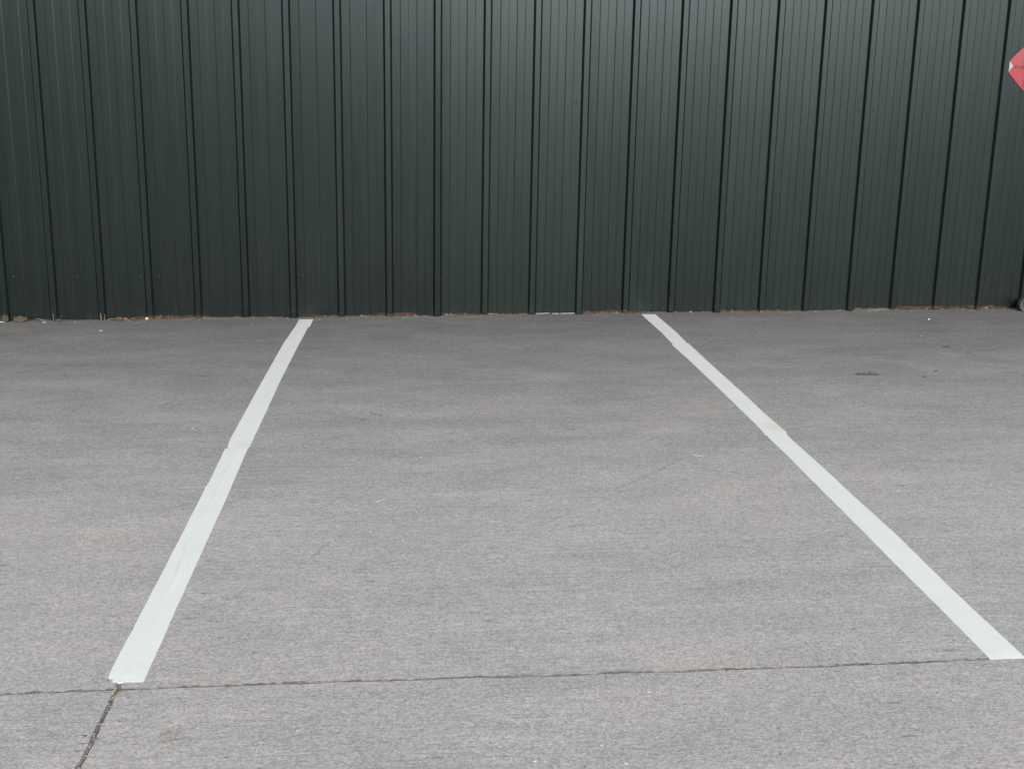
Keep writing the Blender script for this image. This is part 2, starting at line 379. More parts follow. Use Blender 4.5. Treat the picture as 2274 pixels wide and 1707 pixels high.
# measured lower edges: (pixel x, pixel y) along each panel's foot
FOOT = {-1: [(30, 711), (85, 709), (240, 708.7), (305, 706.8), (322, 710.5), (350, 710.5)],
        2: [(342, 704.8), (450, 703.2), (560, 701.6), (634, 702.6), (640, 705), (668, 705)],
        5: [(665, 700.5), (760, 699.2), (955, 699), (962, 701.3), (985, 701.3)],
        8: [(980, 694), (1075, 694.6), (1200, 694.2), (1274, 693.6), (1279, 696.8), (1300, 696.8)],
        11: [(1294, 690), (1375, 690.3), (1480, 691.5), (1582, 690), (1586, 693), (1610, 693)],
        14: [(1600, 687.5), (1700, 687), (1780, 687.6), (1874, 688.5), (1878, 690), (1900, 690)],
        17: [(1893, 682.5), (2000, 683.5), (2150, 684), (2156, 687.3), (2180, 687.3)],
        20: [(2176, 682), (2260, 682)]}
def make_panel(a):
    b = a + 3
    if a in FOOT:
        tab = sorted([(wall(px, py).x, wall(px, py).z) for px, py in FOOT[a]])
    else:
        rr = random.Random(a * 13 + 5); g = 0.006 + 0.014 * rr.random()
        xm = RIBS[a]; tab = [(xm, gz(xm) + g), (RIBS[b] - 0.03, gz(RIBS[b]) + g * 0.8), (RIBS[b] - 0.02, gz(RIBS[b]) + 0.002), (RIBS[b] + 0.1, gz(RIBS[b]) + 0.002)]
    pts = []
    FL = [0.0, 0.12, 0.27, 0.42, 0.58, 0.73, 0.88, 1.0]
    sm = lambda t: 0.5 * t + 0.5 * t * t * (3 - 2 * t)
    def rib(x, dy, full):
        up = [(x - RB2 - 0.0015, dy)] + [(x - RB2 + (RB2 - RT2) * t, -RH * sm(t) + dy) for t in FL] + [(x - RT2 + 0.0015, -RH + dy)]
        return up + [(x, -RH + dy)] + [(2 * x - u, y) for u, y in reversed(up)]
    def step(x, h0, h1):
        return [(x - 0.0036, h0)] + [(x + 0.0026 * (2 * t - 1), h0 + (h1 - h0) * sm(t)) for t in (0, 0.33, 0.67, 1)] + [(x + 0.0036, h1)]
    for i in range(a, b + 1):
        dy = 0.0016 if i == a else 0.0
        pts += rib(RIBS[i], dy, True)
        if i < b:
            x0 = RIBS[i] + RB2; W = RIBS[i+1] - RB2 - x0
            for lo, hi in ((0.20, 0.40), (0.60, 0.80)):
                pts += step(x0 + W * lo, 0, -0.0024) + [(x0 + W * (lo + hi) / 2, -0.0024)] + step(x0 + W * hi, -0.0024, 0)
                if lo < 0.5: pts.append((x0 + W * 0.5, 0))
    pts.append((RIBS[b] + RB2 + 0.005, 0.0))
    zs = [None] + [0.10 + 0.175 * k for k in range(21)]
    zs[-1] = TOP - 0.02
    vs = []; nx = len(pts); rr = random.Random(a)
    lean = rr.uniform(-0.0012, 0.0012)
    for k, z in enumerate(zs):
        for x, y in pts:
            zz = lerp_table(tab, x) if z is None else z
            wob = 0.0011 * noise.noise(Vector((x * 2.3, zz * 1.1, a * 3.7))) + 0.0005 * noise.noise(Vector((x * 9, zz * 2.5, a)))
            if z is None: wob += 0.0012 * noise.noise(Vector((x * 14, a, 2)))
            zb = zz + (0.0022 * noise.noise(Vector((x * 35, a * 1.3, 9))) if z is None else 0)
            vs.append((x, y + wob + lean * zz * 0.3, zb))
    fs = [(k*nx + i, k*nx + i + 1, (k+1)*nx + i + 1, (k+1)*nx + i) for k in range(len(zs) - 1) for i in range(nx - 1)]
    return part('panel', pydata('panel', vs, fs, 60), C_WALL)
PANELS = {a: make_panel(a) for a in range(-16, 36, 3)}
# screws: washer and hexagon head
bm = bmesh.new()
prof = [(0.0085, 0.0), (0.0085, -0.0014), (0.0062, -0.0026), (0.0048, -0.0027), (0.0048, -0.0066), (0.0035, -0.0074)]
prev = None
for k, (r, y) in enumerate(prof):
    n = 12 if k < 3 else 12
    ring = [bm.verts.new((r * math.cos(2*math.pi*i/n) * (1 if k < 3 or i % 2 == 0 else 0.9), y, r * math.sin(2*math.pi*i/n) * (1 if k < 3 or i % 2 == 0 else 0.9))) for i in range(n)]
    if prev:
        for i in range(n): bm.faces.new((prev[i], ring[i], ring[(i+1) % n], prev[(i+1) % n]))
    prev = ring
bm.faces.new(prev)
bmesh.ops.recalc_face_normals(bm, faces=bm.faces)
SCREW = frombm('screw', bm); SCREW.materials.append(C_SCREW)
ROWS = [(142,221),(288,220),(328,220),(475,219.6),(621.5,218.5),(662,218.5),(806.5,221),(951,222),(991.5,222),(1137,225),(1279.5,227),(1318.7,226.5),(1459,231),(1598.5,233.5),(1636,234),(1770.7,239),(1905,244),(1940.5,245.5),(2070.5,250.5),(2201,255),(2235,255),
        (30,614.7),(171,615),(311,613),(353,613),(492,612.6),(631.5,612.6),(672.7,612.5),(811,612.5),(951,611.5),(991.7,611.5),(1131.5,612.6),(1268.6,613.7),(1308.4,613.7),(1442,613.7),(1576.3,614.5),(1614,614),(1742.6,617.6),(1872,618),(1908,618),(2033.4,620),(2156,622),(2190,622)]
spots = []
for px, py in ROWS:
    p = wall(px, py)
    a = max(k for k in PANELS if RIBS[k] <= p.x)
    # seat each screw on the flat of the pan
    for i in range(a, a + 4):
        if abs(p.x - RIBS[i]) < RB2 + 0.011:
            p.x = RIBS[i] + math.copysign(RB2 + 0.012, p.x - RIBS[i])
    spots.append((a, p.x, p.z))
for a in (-16, -13, -10, -7, -4, 23, 26, 29, 32, 35):
    for z in (0.24, 1.48):
        for x in (RIBS[a] + 0.043, (RIBS[a+1] + RIBS[a+2]) / 2, RIBS[a+3] - 0.043): spots.append((a, x, z + gz(x)))
for a, x, z in spots:
    for zz in (z,) if z > 0.6 else (z, 2.72, 3.3):
        o = link('screw', SCREW, None, PANELS[a])
        o.scale = (0.85,) * 3; o.location = (x + random.uniform(-.001, .001), -0.0005, zz if zz == z else zz + random.uniform(-.01, .01))
        o.rotation_euler = (random.uniform(-.12, .12), random.uniform(0, 3), random.uniform(-.12, .12))
# crumbling closure strip showing in the gap under the sheets
bm = bmesh.new(); rows = []
x = RIBS[-16]
while x < RIBS[38]:
    z0 = gz(x); j = noise.noise(Vector((x * 30, 2, 3))); j2 = noise.noise(Vector((x * 11, 6, 1)))
    rows.append([bm.verts.new((x, 0.011 + 0.004 * j - 0.002, z0 - 0.004)), bm.verts.new((x, 0.008 + 0.005 * j2, z0 + 0.009)), bm.verts.new((x, 0.010 + 0.005 * j, z0 + 0.026)),
                 bm.verts.new((x, 0.018, z0 + 0.07)), bm.verts.new((x, 0.06, z0 + 0.07))])
    x += 0.012
for a, b in zip(rows, rows[1:]):
    for k in range(4): bm.faces.new((a[k], b[k], b[k+1], a[k+1]))
part('closure_strip', frombm('closure_strip', bm, 60), C_CLOS)
# rest of the shell: end walls, back wall, roof sheets, front overhang added for shade
XL, XR, DEP = RIBS[-16] - 0.03, RIBS[38] + 0.03, 14.0
def ribbed(x0, x1, fn):
    pts = []; x = x0
    while x < x1 - 0.2:
        pts += [(x, 0), (x + 0.013, 0.022), (x + 0.046, 0.022), (x + 0.059, 0)]; x += 0.3333
    pts.append((x1, 0))
    n = len(pts); vs = [fn(u, h, 0) for u, h in pts] + [fn(u, h, 1) for u, h in pts]
    return pydata('sheet', vs, [(i, i+1, n+i+1, n+i) for i in range(n-1)])
part('end_wall', ribbed(0.05, DEP, lambda u, h, t: (XL - h, u, (gz(XL) + 0.01) if t == 0 else TOP + 1.2 * (1 - abs(u - DEP/2) / (DEP/2)))), C_WALL)
part('end_wall', ribbed(0.05, DEP, lambda u, h, t: (XR + h, u, (gz(XR) + 0.01) if t == 0 else TOP + 1.2 * (1 - abs(u - DEP/2) / (DEP/2)))), C_WALL)
part('back_wall', ribbed(XL, XR, lambda u, h, t: (u, DEP + h, gz(u) if t == 0 else TOP)), C_WALL)
for sgn in (0, 1):
    part('roof_sheet', ribbed(XL - 0.1, XR + 0.1, lambda u, h, t: (u, (-1.40 if sgn == 0 else DEP + 0.12) if t == 0 else DEP/2, ((TOP - 0.15 if sgn == 0 else TOP + 0.03) if t == 0 else TOP + 1.25) + h)), C_ROOF)  # front slope carried out past the wall, added to shade the ground below
bm = bmesh.new(); box(bm, XL - 0.1, XR + 0.1, -1.42, -1.405, TOP - 0.34, TOP - 0.14); box(bm, XL - 0.1, XR + 0.1, -1.403, -0.03, TOP - 0.23, TOP - 0.21)
part('shade_eave', frombm('shade_eave', bm), C_WALL)  # fascia and soffit of the added overhang, out of view

# ------------------------------------------------------------------ warehouse added behind the camera, out of view, to block low light
C_RENDER = mat_simple('grey_render', (0.10, 0.10, 0.10), (0.14, 0.14, 0.135), 2)
C_DOOR = mat_simple('roller_door', (0.16, 0.17, 0.18), (0.20, 0.21, 0.22), 3, 0.5)
OCC = tag(empty('occluder', (3.0, -22.0, -0.55)), 'added grey rendered warehouse with roller doors across the yard, facing the green building', 'building')
bm = bmesh.new(); box(bm, -21, 21, -10, 0, 0, 4.7); link('wall', frombm('wall', bm), C_RENDER, OCC)
bm = bmesh.new()
rv = [bm.verts.new(p) for p in ((-21.2, 0.15, 4.71), (21.2, 0.15, 4.71), (21.2, -5, 5.5), (-21.2, -5, 5.5), (21.2, -10.15, 4.71), (-21.2, -10.15, 4.71))]
for f in ((0, 1, 2, 3), (3, 2, 4, 5), (1, 4, 2), (0, 3, 5), (0, 5, 4, 1)): bm.faces.new([rv[i] for i in f])
bmesh.ops.recalc_face_normals(bm, faces=bm.faces); link('roof', frombm('roof', bm), C_ROOF, OCC)
for dx in (-12, -2, 8):
    bm = bmesh.new()
    for k in range(17): box(bm, dx, dx + 3.6, 0.02, 0.045 + 0.015 * (k % 2), 0.05 + 0.2 * k, 0.245 + 0.2 * k)
    link('roller_door', frombm('roller_door', bm), C_DOOR, OCC)

# ------------------------------------------------------------------ painted bay lines laid as tape lengths
def tape(parent, edges_l, edges_r, lift, ridge=0.0, seed=0, ragged=(0, 0)):
    # edges: (px, py) down each long edge, from the wall end to the near end
    L = [ground(*p) for p in edges_l]; Rr = [ground(*p) for p in edges_r]
    L = sorted([(p.y, p.x) for p in L]); Rr = sorted([(p.y, p.x) for p in Rr])
    y0 = max(L[0][0], Rr[0][0]) if False else (L[0][0] + Rr[0][0]) / 2; y1 = (L[-1][0] + Rr[-1][0]) / 2
    skew0 = Rr[0][0] - L[0][0]; skew1 = Rr[-1][0] - L[-1][0]
    n = max(6, int((y1 - y0) / 0.022)); m_ = 14
    vs = []; cols = m_ + 3
    for i in range(n + 1):
        t = i / n; y = y0 + (y1 - y0) * t
        xl = lerp_table(L, y) + 0.0012 * noise.noise(Vector((y * 9, seed, 1))); xr = lerp_table(Rr, y) + 0.0012 * noise.noise(Vector((y * 9, seed, 5)))
        for j in range(-1, m_ + 2):
            s = min(1, max(0, j / m_)); x = xl + (xr - xl) * s
            yy = y + (s - 0.5) * (skew0 * (1 - t) ** 8 + skew1 * t ** 8)
            if i in (0, n): yy += ragged[0 if i == 0 else 1] * noise.noise(Vector((s * 5, seed, 3)))
            z = gz(x)
            if j in (-1, m_ + 1) : z -= 0.0015
            else:
                c = 0.52 + 0.22 * noise.noise(Vector((y * 1.7, seed, 7))) + 0.08 * noise.noise(Vector((y * 7, seed, 2)))
                amp = ridge * (0.5 + 0.9 * noise.noise(Vector((y * 2.1, seed, 11))))
                z += (lift if 0 < i < n else 0.0002) + max(0, amp) * (0 < i < n) * math.exp(-((s - c) / 0.055) ** 2)
                c2 = 0.30 + 0.15 * noise.noise(Vector((y * 1.3, seed, 17)))
                z += max(0, ridge * 0.5 * noise.noise(Vector((y * 2.6, seed, 19)))) * math.exp(-((s - c2) / 0.06) ** 2)
                z += 0.0005 * noise.noise(Vector((x * 30, y * 30, seed))) + 0.0006 * noise.noise(Vector((x * 9, y * 9, seed)))
                if j in (0, m_): z -= 0.0006
            vs.append((x, yy, z))
    fs = [(i*cols + j, i*cols + j + 1, (i+1)*cols + j + 1, (i+1)*cols + j) for i in range(n) for j in range(cols - 1)]
    # close both short ends down to the slab
    for i, flip in ((0, False), (n, True)):
        base = len(vs)
        for j in range(cols):
            v = vs[i*cols + j]; vs.append((v[0], v[1], gz(v[0]) - 0.003))
        for j in range(cols - 1):
            q = (i*cols + j, base + j, base + j + 1, i*cols + j + 1); fs.append(q[::-1] if flip else q)
    o = link('tape_length', pydata('tape_length', vs, fs, 50), C_TAPE, parent)
    o.matrix_parent_inverse = Matrix.Translation(-parent.location)
    return o
pL = ground(480, 1100)
LL = tag(empty('parking_line', pL), 'white bay line of lapped tape, creased lengthwise and notched at the joint crossing', 'parking line', 'lines of the parking bay')
tape(LL, [(664.8, 708.8), (655.2, 725.7), (643, 743), (632.5, 758.4), (629, 764)], [(696, 708.8), (688.5, 724.5), (684.3, 727), (667.7, 757.5), (664.8, 763)], 0.0018, 0.0004, 1, (0.006, 0))
tape(LL, [(631, 759.5), (580.5, 849), (552.4, 900), (511.7, 973.8), (505.7, 991.9), (504, 996)], [(666.8, 758.6), (620.5, 849.5), (597.6, 900), (556.2, 988), (553.5, 994)], 0.0011, 0.0018, 2)
tape(LL, [(500.5, 994.9), (463.6, 1071.7), (458.4, 1078.5), (450, 1095.8), (404, 1186), (350, 1291), (319, 1350), (297.9, 1390), (294.9, 1399.7), (284, 1416), (247.9, 1485), (238.4, 1505.9)],
     [(556.5, 990), (551.7, 992.5), (519.3, 1067), (507.5, 1095.8), (454.5, 1212), (392, 1350), (363.4, 1414.8), (318.2, 1514)], 0.0019, 0.0045, 3, (0.004, 0.006))
tape(LL, [(262, 1480), (247.9, 1515.4)], [(332, 1482), (318.6, 1513.6)], 0.0011, 0.0, 4, (0, 0.008))
pR = ground(1800, 1060)
LR = tag(empty('parking_line', pR), 'white bay line with a tan stained lap joint halfway and wavy outer edge', 'parking line', 'lines of the parking bay')
tape(LR, [(1424.2, 697.6), (1440.5, 713), (1469, 738), (1494, 764.5), (1498, 770)], [(1455, 697.6), (1502.9, 738.5), (1524, 760), (1533, 768)], 0.0011, 0.0003, 5, (0.004, 0))
tape(LR, [(1491.5, 765), (1530.4, 800), (1614, 880), (1688, 951.9), (1700, 967)], [(1528, 762), (1569, 800), (1657.6, 880), (1704.4, 924), (1748, 961)], 0.0018, 0.0004, 6)
tape(LR, [(1701, 963), (1706, 971), (1745, 1008), (1837, 1100), (1915, 1178), (1985, 1249), (2087.3, 1350), (2200, 1464.5)],
     [(1744, 958.5), (1751, 969), (1800.7, 1013.6), (1819.7, 1030.6), (1855, 1062.4), (1891.6, 1097.7), (1930, 1132), (1992, 1188), (2045, 1240), (2104, 1298), (2159, 1350), (2277, 1459.5)], 0.0011, 0.0014, 7, (0.003, 0.003))

# ------------------------------------------------------------------ red placard
SC = wall(2279, 149, -0.006)
sign = tag(empty('hazard_placard', SC), 'red diamond hazard placard with black lettering and its corner folded back against a rib', 'placard')
HD = 0.166
def on_sign(u, v, off):
    # the sheet rides over the shallow ribs of the pan
    bend = 0.0016 * math.cos((u + 0.02) * 34) + 0.0008 * math.sin(v * 21 + 1)
    return (u, -off - bend, v)
def sign_sheet(half, fold_u, off, n=26):
    vs, idx = [], {}
    fs = []
    for i in range(n + 1):
        for j in range(n + 1):
            a, b = i / n, j / n                     # diamond parametrised along its edges
            u = half * (a + b - 1); v = half * (a - b)
            # rounded corners
            if u < fold_u: u = fold_u
            lim = half * 0.955
            u = min(u, lim); v = max(-lim, min(lim, v))
            idx[i, j] = len(vs); vs.append(on_sign(u, v, off))
    for i in range(n):
        for j in range(n): fs.append((idx[i, j], idx[i, j+1], idx[i+1, j+1], idx[i+1, j]))
    bm = bmesh.new()
    bv = [bm.verts.new(v) for v in vs]
    for f in fs:
        try: bm.faces.new([bv[k] for k in f])
        except ValueError: pass
    bmesh.ops.remove_doubles(bm, verts=bm.verts, dist=1e-5)
    bmesh.ops.dissolve_degenerate(bm, edges=bm.edges, dist=1e-5)
    bmesh.ops.recalc_face_normals(bm, faces=bm.faces)
    if sum(f.normal.y for f in bm.faces) > 0: bmesh.ops.reverse_faces(bm, faces=bm.faces)
    return bm
FU = -0.126
bm = sign_sheet(HD, FU, 0.0)
ext = bmesh.ops.extrude_face_region(bm, geom=list(bm.faces))
bmesh.ops.translate(bm, verts=[e for e in ext['geom'] if isinstance(e, bmesh.types.BMVert)], vec=(0, 0.0012, 0))
bmesh.ops.recalc_face_normals(bm, faces=bm.faces)
sheet = link('sheet', frombm('sheet', bm, 40), C_RED, sign)
# dark outline a little inside the edge
bm = bmesh.new(); li = HD * 0.895; lw = 0.0042
corners = [(li, 0), (0, li), (-li, 0), (0, -li)]
for q in range(4):
    (u0, v0), (u1, v1) = corners[q], corners[(q+1) % 4]
    prev = None; nx_, ny_ = -(u0 + u1), -(v0 + v1); L = math.hypot(nx_, ny_); nx_ /= L; ny_ /= L
    for i in range(17):
        t = i / 16; u = u0 + (u1 - u0) * t; v = v0 + (v1 - v0) * t
        if u < FU + 0.003: prev = None; continue
        a = bm.verts.new(on_sign(u, v, 0.0006)); b = bm.verts.new(on_sign(u + nx_ * lw, v + ny_ * lw, 0.0006))
        if prev: bm.faces.new((prev[0], a, b, prev[1]))
        prev = (a, b)
bmesh.ops.recalc_face_normals(bm, faces=bm.faces)
link('outline', frombm('outline', bm), C_REDD, sheet)
def lettering(name, txt, size, u, v, sx=1.0):
    cu = bpy.data.curves.new(name, 'FONT'); cu.body = txt; cu.size = size; cu.align_x = 'CENTER'; cu.align_y = 'CENTER'; cu.offset = 0.0008
    tmp = bpy.data.objects.new('tmp', cu); COL.objects.link(tmp)
    bpy.context.view_layer.update()
    me = bpy.data.meshes.new_from_object(tmp.evaluated_get(bpy.context.evaluated_depsgraph_get()))
    bpy.data.objects.remove(tmp)
    for p in me.vertices: p.co = on_sign(u + p.co.x * sx, v + p.co.y, 0.0009)
    me.materials.clear()
    return link(name, me, C_INK, sheet)
lettering('hazard_word', 'FLAMMABLE', 0.029, 0.003, -0.004, 1.12)
lettering('class_number', '3', 0.042, -0.004, -0.116)
bm = bmesh.new()                                  # flame over a bar
fl = [(-0.018, 0.034), (-0.026, 0.048), (-0.024, 0.066), (-0.016, 0.060), (-0.018, 0.078), (-0.006, 0.096), (-0.004, 0.112), (0.006, 0.098), (0.010, 0.078), (0.016, 0.086), (0.019, 0.070), (0.026, 0.076), (0.027, 0.054), (0.018, 0.034)]
bm.faces.new([bm.verts.new(on_sign(u, v, 0.0010)) for u, v in fl])
bm.faces.new([bm.verts.new(on_sign(u, v, 0.0010)) for u, v in ((-0.028, 0.022), (0.028, 0.022), (0.028, 0.027), (-0.028, 0.027))])
bmesh.ops.triangulate(bm, faces=bm.faces); bmesh.ops.recalc_face_normals(bm, faces=bm.faces)
link('flame_symbol', frombm('flame_symbol', bm), C_INK, sheet)
bm = bmesh.new()                                  # corner folded back over the face, paper side out
hv = HD + FU
f0 = [(FU, hv * 0.95), (FU, -hv * 0.95), (FU + 0.024, 0.004)]
va = [bm.verts.new((u, -0.0045 - 0.010 * (u - FU) / 0.03, v)) for u, v in f0]
vb = [bm.verts.new((u, -0.0033 - 0.010 * (u - FU) / 0.03, v)) for u, v in f0]
bm.faces.new(va); bm.faces.new(vb[::-1])
for i in range(3): bm.faces.new((va[i], vb[i], vb[(i+1) % 3], va[(i+1) % 3]))
bmesh.ops.recalc_face_normals(bm, faces=bm.faces)
link('folded_corner', frombm('folded_corner', bm), C_BACK, sheet)['label'] = 'white paper back of the folded corner'

# ------------------------------------------------------------------ drain pipe elbow at the wall foot
pc = ground(2277.5, 691.5); PR = 0.046
pipe = tag(empty('drain_pipe', (pc.x, pc.y, gz(pc.x))), 'grey plastic drain pipe lying at the wall foot with its open end facing out', 'pipe')
bend = [(0, -0.0, 0), (0, 0.012, 0)] + [(0.075 - 0.075 * math.cos(a), 0.015 + 0.075 * math.sin(a), 0) for a in [R(15*k) for k in range(1, 7)]] + [(0.6, 0.092, 0), (2.2, 0.10, 0)]
def sweep(name, path, r, mat, parent, flip=False, n=28):
    bm = bmesh.new(); rings = []
    for i, p in enumerate(path):
        a = Vector(path[max(0, i-1)]); b = Vector(path[min(len(path)-1, i+1)]); t = (b - a).normalized(); s = Vector((0, 0, 1)); q = t.cross(s).normalized()
        rings.append([bm.verts.new(Vector(p) + Vector((0, 0, PR)) + r * (math.cos(2*math.pi*k/n) * q + math.sin(2*math.pi*k/n) * s)) for k in range(n)])
    for a, b in zip(rings, rings[1:]):
        for k in range(n):
            q = (a[k], a[(k+1) % n], b[(k+1) % n], b[k]); bm.faces.new(q[::-1] if flip else q)
    return link(name, frombm(name, bm, 40), mat, parent), rings
pipe_y = [(x, y + 0.0, z + SLOPE * x) for x, y, z in bend]
sweep('outer_wall', pipe_y, PR, C_PIPE, pipe)
sweep('bore', [(x, y + 0.0, z) for x, y, z in pipe_y], PR - 0.0055, C_PIPEIN, pipe, True)
bm = bmesh.new(); n = 28                            # cut rim
o_ = [bm.verts.new((PR * math.cos(2*math.pi*k/n), 0, PR + PR * math.sin(2*math.pi*k/n))) for k in range(n)]
i_ = [bm.verts.new(((PR-.0055) * math.cos(2*math.pi*k/n), 0, PR + (PR-.0055) * math.sin(2*math.pi*k/n))) for k in range(n)]
for k in range(n): bm.faces.new((o_[k], o_[(k+1) % n], i_[(k+1) % n], i_[k]))
link('rim', frombm('rim', bm), C_PIPE, pipe)
bm = bmesh.new(); cv = bm.verts.new((0, 0.020, PR)); ri = [bm.verts.new(((PR-.0052) * math.cos(2*math.pi*k/n), 0.010 + 0.006 * math.sin(k * 1.7), PR + (PR-.0052) * math.sin(2*math.pi*k/n))) for k in range(n)]
for k in range(n): bm.faces.new((ri[k], ri[(k+1) % n], cv))
link('silt_plug', frombm('silt_plug', bm, 60), C_PIPEIN, pipe)

# ------------------------------------------------------------------ litter, leaves, straws and grit
def leaf(px, py, length, width, mat, label, yaw=0.0, tilt=0.0, curl=0.25, group=None, standing=False, name='dead_leaf', cat='leaf'):
    p = ground(px, py)
    if standing and p.y > -0.030: p.y = -0.030
    rr = random.Random(int(px * 7 + py)); vs, fs = [], []; n = 14
    for i in range(n + 1):
        t = i / n; wd = width * math.sin(math.pi * (0.06 + 0.88 * t)) ** 0.8 * (0.45 + 0.75 * rr.random()) / 2
        for s in (-1, -0.45, 0, 0.45, 1):
            vs.append(((t - 0.5) * length, s * wd, curl * length * (t - 0.5) ** 2 * 1.6 + abs(s) * wd * 0.5 + rr.uniform(0, 0.22) * width * (0.3 if mat is C_LEAFD else 1)))
    for i in range(n):
        for j in range(4): fs.append((i*5 + j, (i+1)*5 + j, (i+1)*5 + j + 1, i*5 + j + 1))
    me = pydata(name, vs, fs, 80)
    o = link(name, me, mat); o.rotation_euler = (tilt, 0, yaw)
    rm = o.rotation_euler.to_matrix(); zmin = min((rm @ v.co).z for v in me.vertices)
    o.location = (p.x, p.y, gz(p.x) - zmin + 0.0006)
    sol = o.modifiers.new('thick', 'SOLIDIFY'); sol.thickness = 0.0012
    return tag(o, label, cat, group)
def straw(pts, rad, mat, label, name='straw', cat='straw', group=None, parent=None):
    # pts: (px, py, height above the slab, distance in front of the wall or None)
    w_ = []
    for px, py, h, d in pts:
        if d is None:
            q = ground(px, py); w_.append(Vector((q.x, q.y, gz(q.x) + rad + h)))
        else: w_.append(wall(px, py, -d))
    base = w_[0].copy(); base.z = min(v.z for v in w_)
    bm = bmesh.new(); tube(bm, [v - base for v in w_], [rad * (1.0 - 0.5 * i / len(w_)) for i in range(len(w_))], 6)
    bmesh.ops.recalc_face_normals(bm, faces=bm.faces)
    o = link(name, frombm(name, bm, 60), mat, None, base)
    return tag(o, label, cat, group)
def chip(px, py, sx, sy, sz, mat, label, name='paper_scrap', cat='litter', group=None, seed=0):
    p = ground(px, py); bm = bmesh.new(); bmesh.ops.create_icosphere(bm, subdivisions=2, radius=0.5)
    rr = random.Random(seed + int(px))
    for v in bm.verts:
        k = 1 + 0.35 * noise.noise(v.co * 3 + Vector((px, py, seed)))
        v.co = Vector((v.co.x * sx * k, v.co.y * sy * k, v.co.z * sz * k))
    zmin = min(v.co.z for v in bm.verts)
    o = link(name, frombm(name, bm, 50), mat, None, (p.x, p.y, gz(p.x) - zmin - sz * 0.06)); o.rotation_euler = (0, 0, rr.uniform(-.4, .4))
    return tag(o, label, cat, group)

leaf(50, 713.5, 0.095, 0.040, C_LEAF, 'large curled brown leaf propped on the panel foot beside the first lap rib', 0.1, 1.25, 0.5, standing=True)
leaf(12, 715, 0.050, 0.060, C_LEAF, 'brown leaf standing upright on the outer side of the lap rib', 0.2, 1.35, 0.2, standing=True)
leaf(3, 716.5, 0.055, 0.020, C_WHITE, 'pale green white scrap lying under the upright brown leaf', 0.1, 0.2, 0.2, name='paper_scrap', cat='litter')
leaf(253, 711.5, 0.055, 0.022, C_LEAF, 'small flat brown leaf at the foot of a straw tuft', 0.05, 0.5, 0.3)
leaf(266, 710.5, 0.055, 0.036, C_LEAF, 'brown leaf leaning on the green panel next to the orange leaf', 0.3, 1.2, 0.4, standing=True)
leaf(279, 711.5, 0.034, 0.030, C_LEAFO, 'orange leaf lying against the green panel foot', 0.5, 0.9, 0.3, standing=True)
leaf(300, 710.5, 0.050, 0.026, C_LEAF, 'brown leaf wedged under the panel close to the white pebble', -0.1, 0.9, 0.3, standing=True)
leaf(133, 713, 0.045, 0.030, C_LEAF, 'crumpled brown leaf around the base of a lone upright straw', 0.0, 0.8, 0.5, standing=True)
straw([(78, 709.5, 0, .03), (84, 707.8, 0, .035), (91, 709, 0, .04), (95, 714, 0, .05), (101, 716.5, 0.001, None)], 0.0035, C_STRAW, 'bent tan stalk drooping from the panel foot onto the concrete')
chip(98, 716.2, 0.030, 0.020, 0.006, C_WHITE, 'thin white scrap at the end of the bent tan stalk')
straw([(119, 714.5, 0, .032), (119.5, 706, 0, .028), (117, 696.5, 0, .026)], 0.0032, C_STRAW, 'lone straw standing upright against the panel')
straw([(225, 713, 0, .034), (224, 705, 0, .03), (223, 696, 0, .027)], 0.0042, C_STRAW, 'thick straw upright in a tuft beside the plain rib')
straw([(233, 712, 0, .03), (232.5, 705, 0, .028), (232.5, 698, 0, .027)], 0.0026, C_STRAW, 'thin straw upright in the tuft, on the rib side')
straw([(236, 711.5, 0, .045), (243, 709, 0, .05), (250, 707.2, 0, .045), (258, 709, 0, .04)], 0.0032, C_STRAW, 'pale straw arching over the small flat brown leaf')
straw([(355, 703.5, 0, .03), (357, 701.5, 0, .03), (359, 699.5, 0, .03)], 0.0032, C_STRAW, 'short pale straw stuck to the panel right after the white pebble')
straw([(422, 704.5, 0, .022), (428, 708.2, 0, .03), (435, 705.5, 0, .022)], 0.0026, C_STRAW, 'V shaped pale straw hanging from the gap under the panel')
straw([(1687.5, 694.5, 0.0, None), (1690, 691.5, 0, .04), (1694, 690, 0, .035)], 0.0040, C_STRAW, 'short curled straw below a rib next to the tan stained line')
chip(326, 711.0, 0.020, 0.015, 0.020, C_WHITE, 'white pebble lying at the foot of the lap rib', 'pebble', 'pebble')
chip(225, 735, 0.030, 0.016, 0.006, C_WHITE, 'flat white paper scrap alone on the concrete before the straw tuft')
chip(165, 707.5, 0.016, 0.01, 0.012, C_WHITE, 'tiny white scrap under the plain rib between the two straws')
chip(2062, 711, 0.014, 0.012, 0.014, C_WHITE, 'white pebble with a dark stone beside it on the stained slab', 'pebble', 'pebble')
chip(2066, 710.5, 0.020, 0.018, 0.014, C_LEAFD, 'dark stone touching a white pebble on the stained slab', 'stone', 'stone')
for px, wd in ((846, .03), (862, .022), (905, .03), (925, .035), (945, .04), (608, .02), (625, .022), (1068, .012), (1775, .020), (1945, .034), (2028, .018), (2110, .016)):
    q = None
    for gx, gy in ((0, 714.7), (300, 710), (560, 705.5), (900, 702), (1200, 697.5), (1590, 693), (2000, 689), (2274, 685.5)):
        if px >= gx: q = (gx, gy)
        else:
            py = q[1] + (gy - q[1]) * (px - q[0]) / (gx - q[0]); break
    chip(px, py + 0.6, wd * 0.8, 0.010, 0.006, C_CRUMB, 'pale crumb of foam fallen out of the gap under the panels', 'foam_crumb', 'foam crumb', 'foam crumbs along the wall foot')
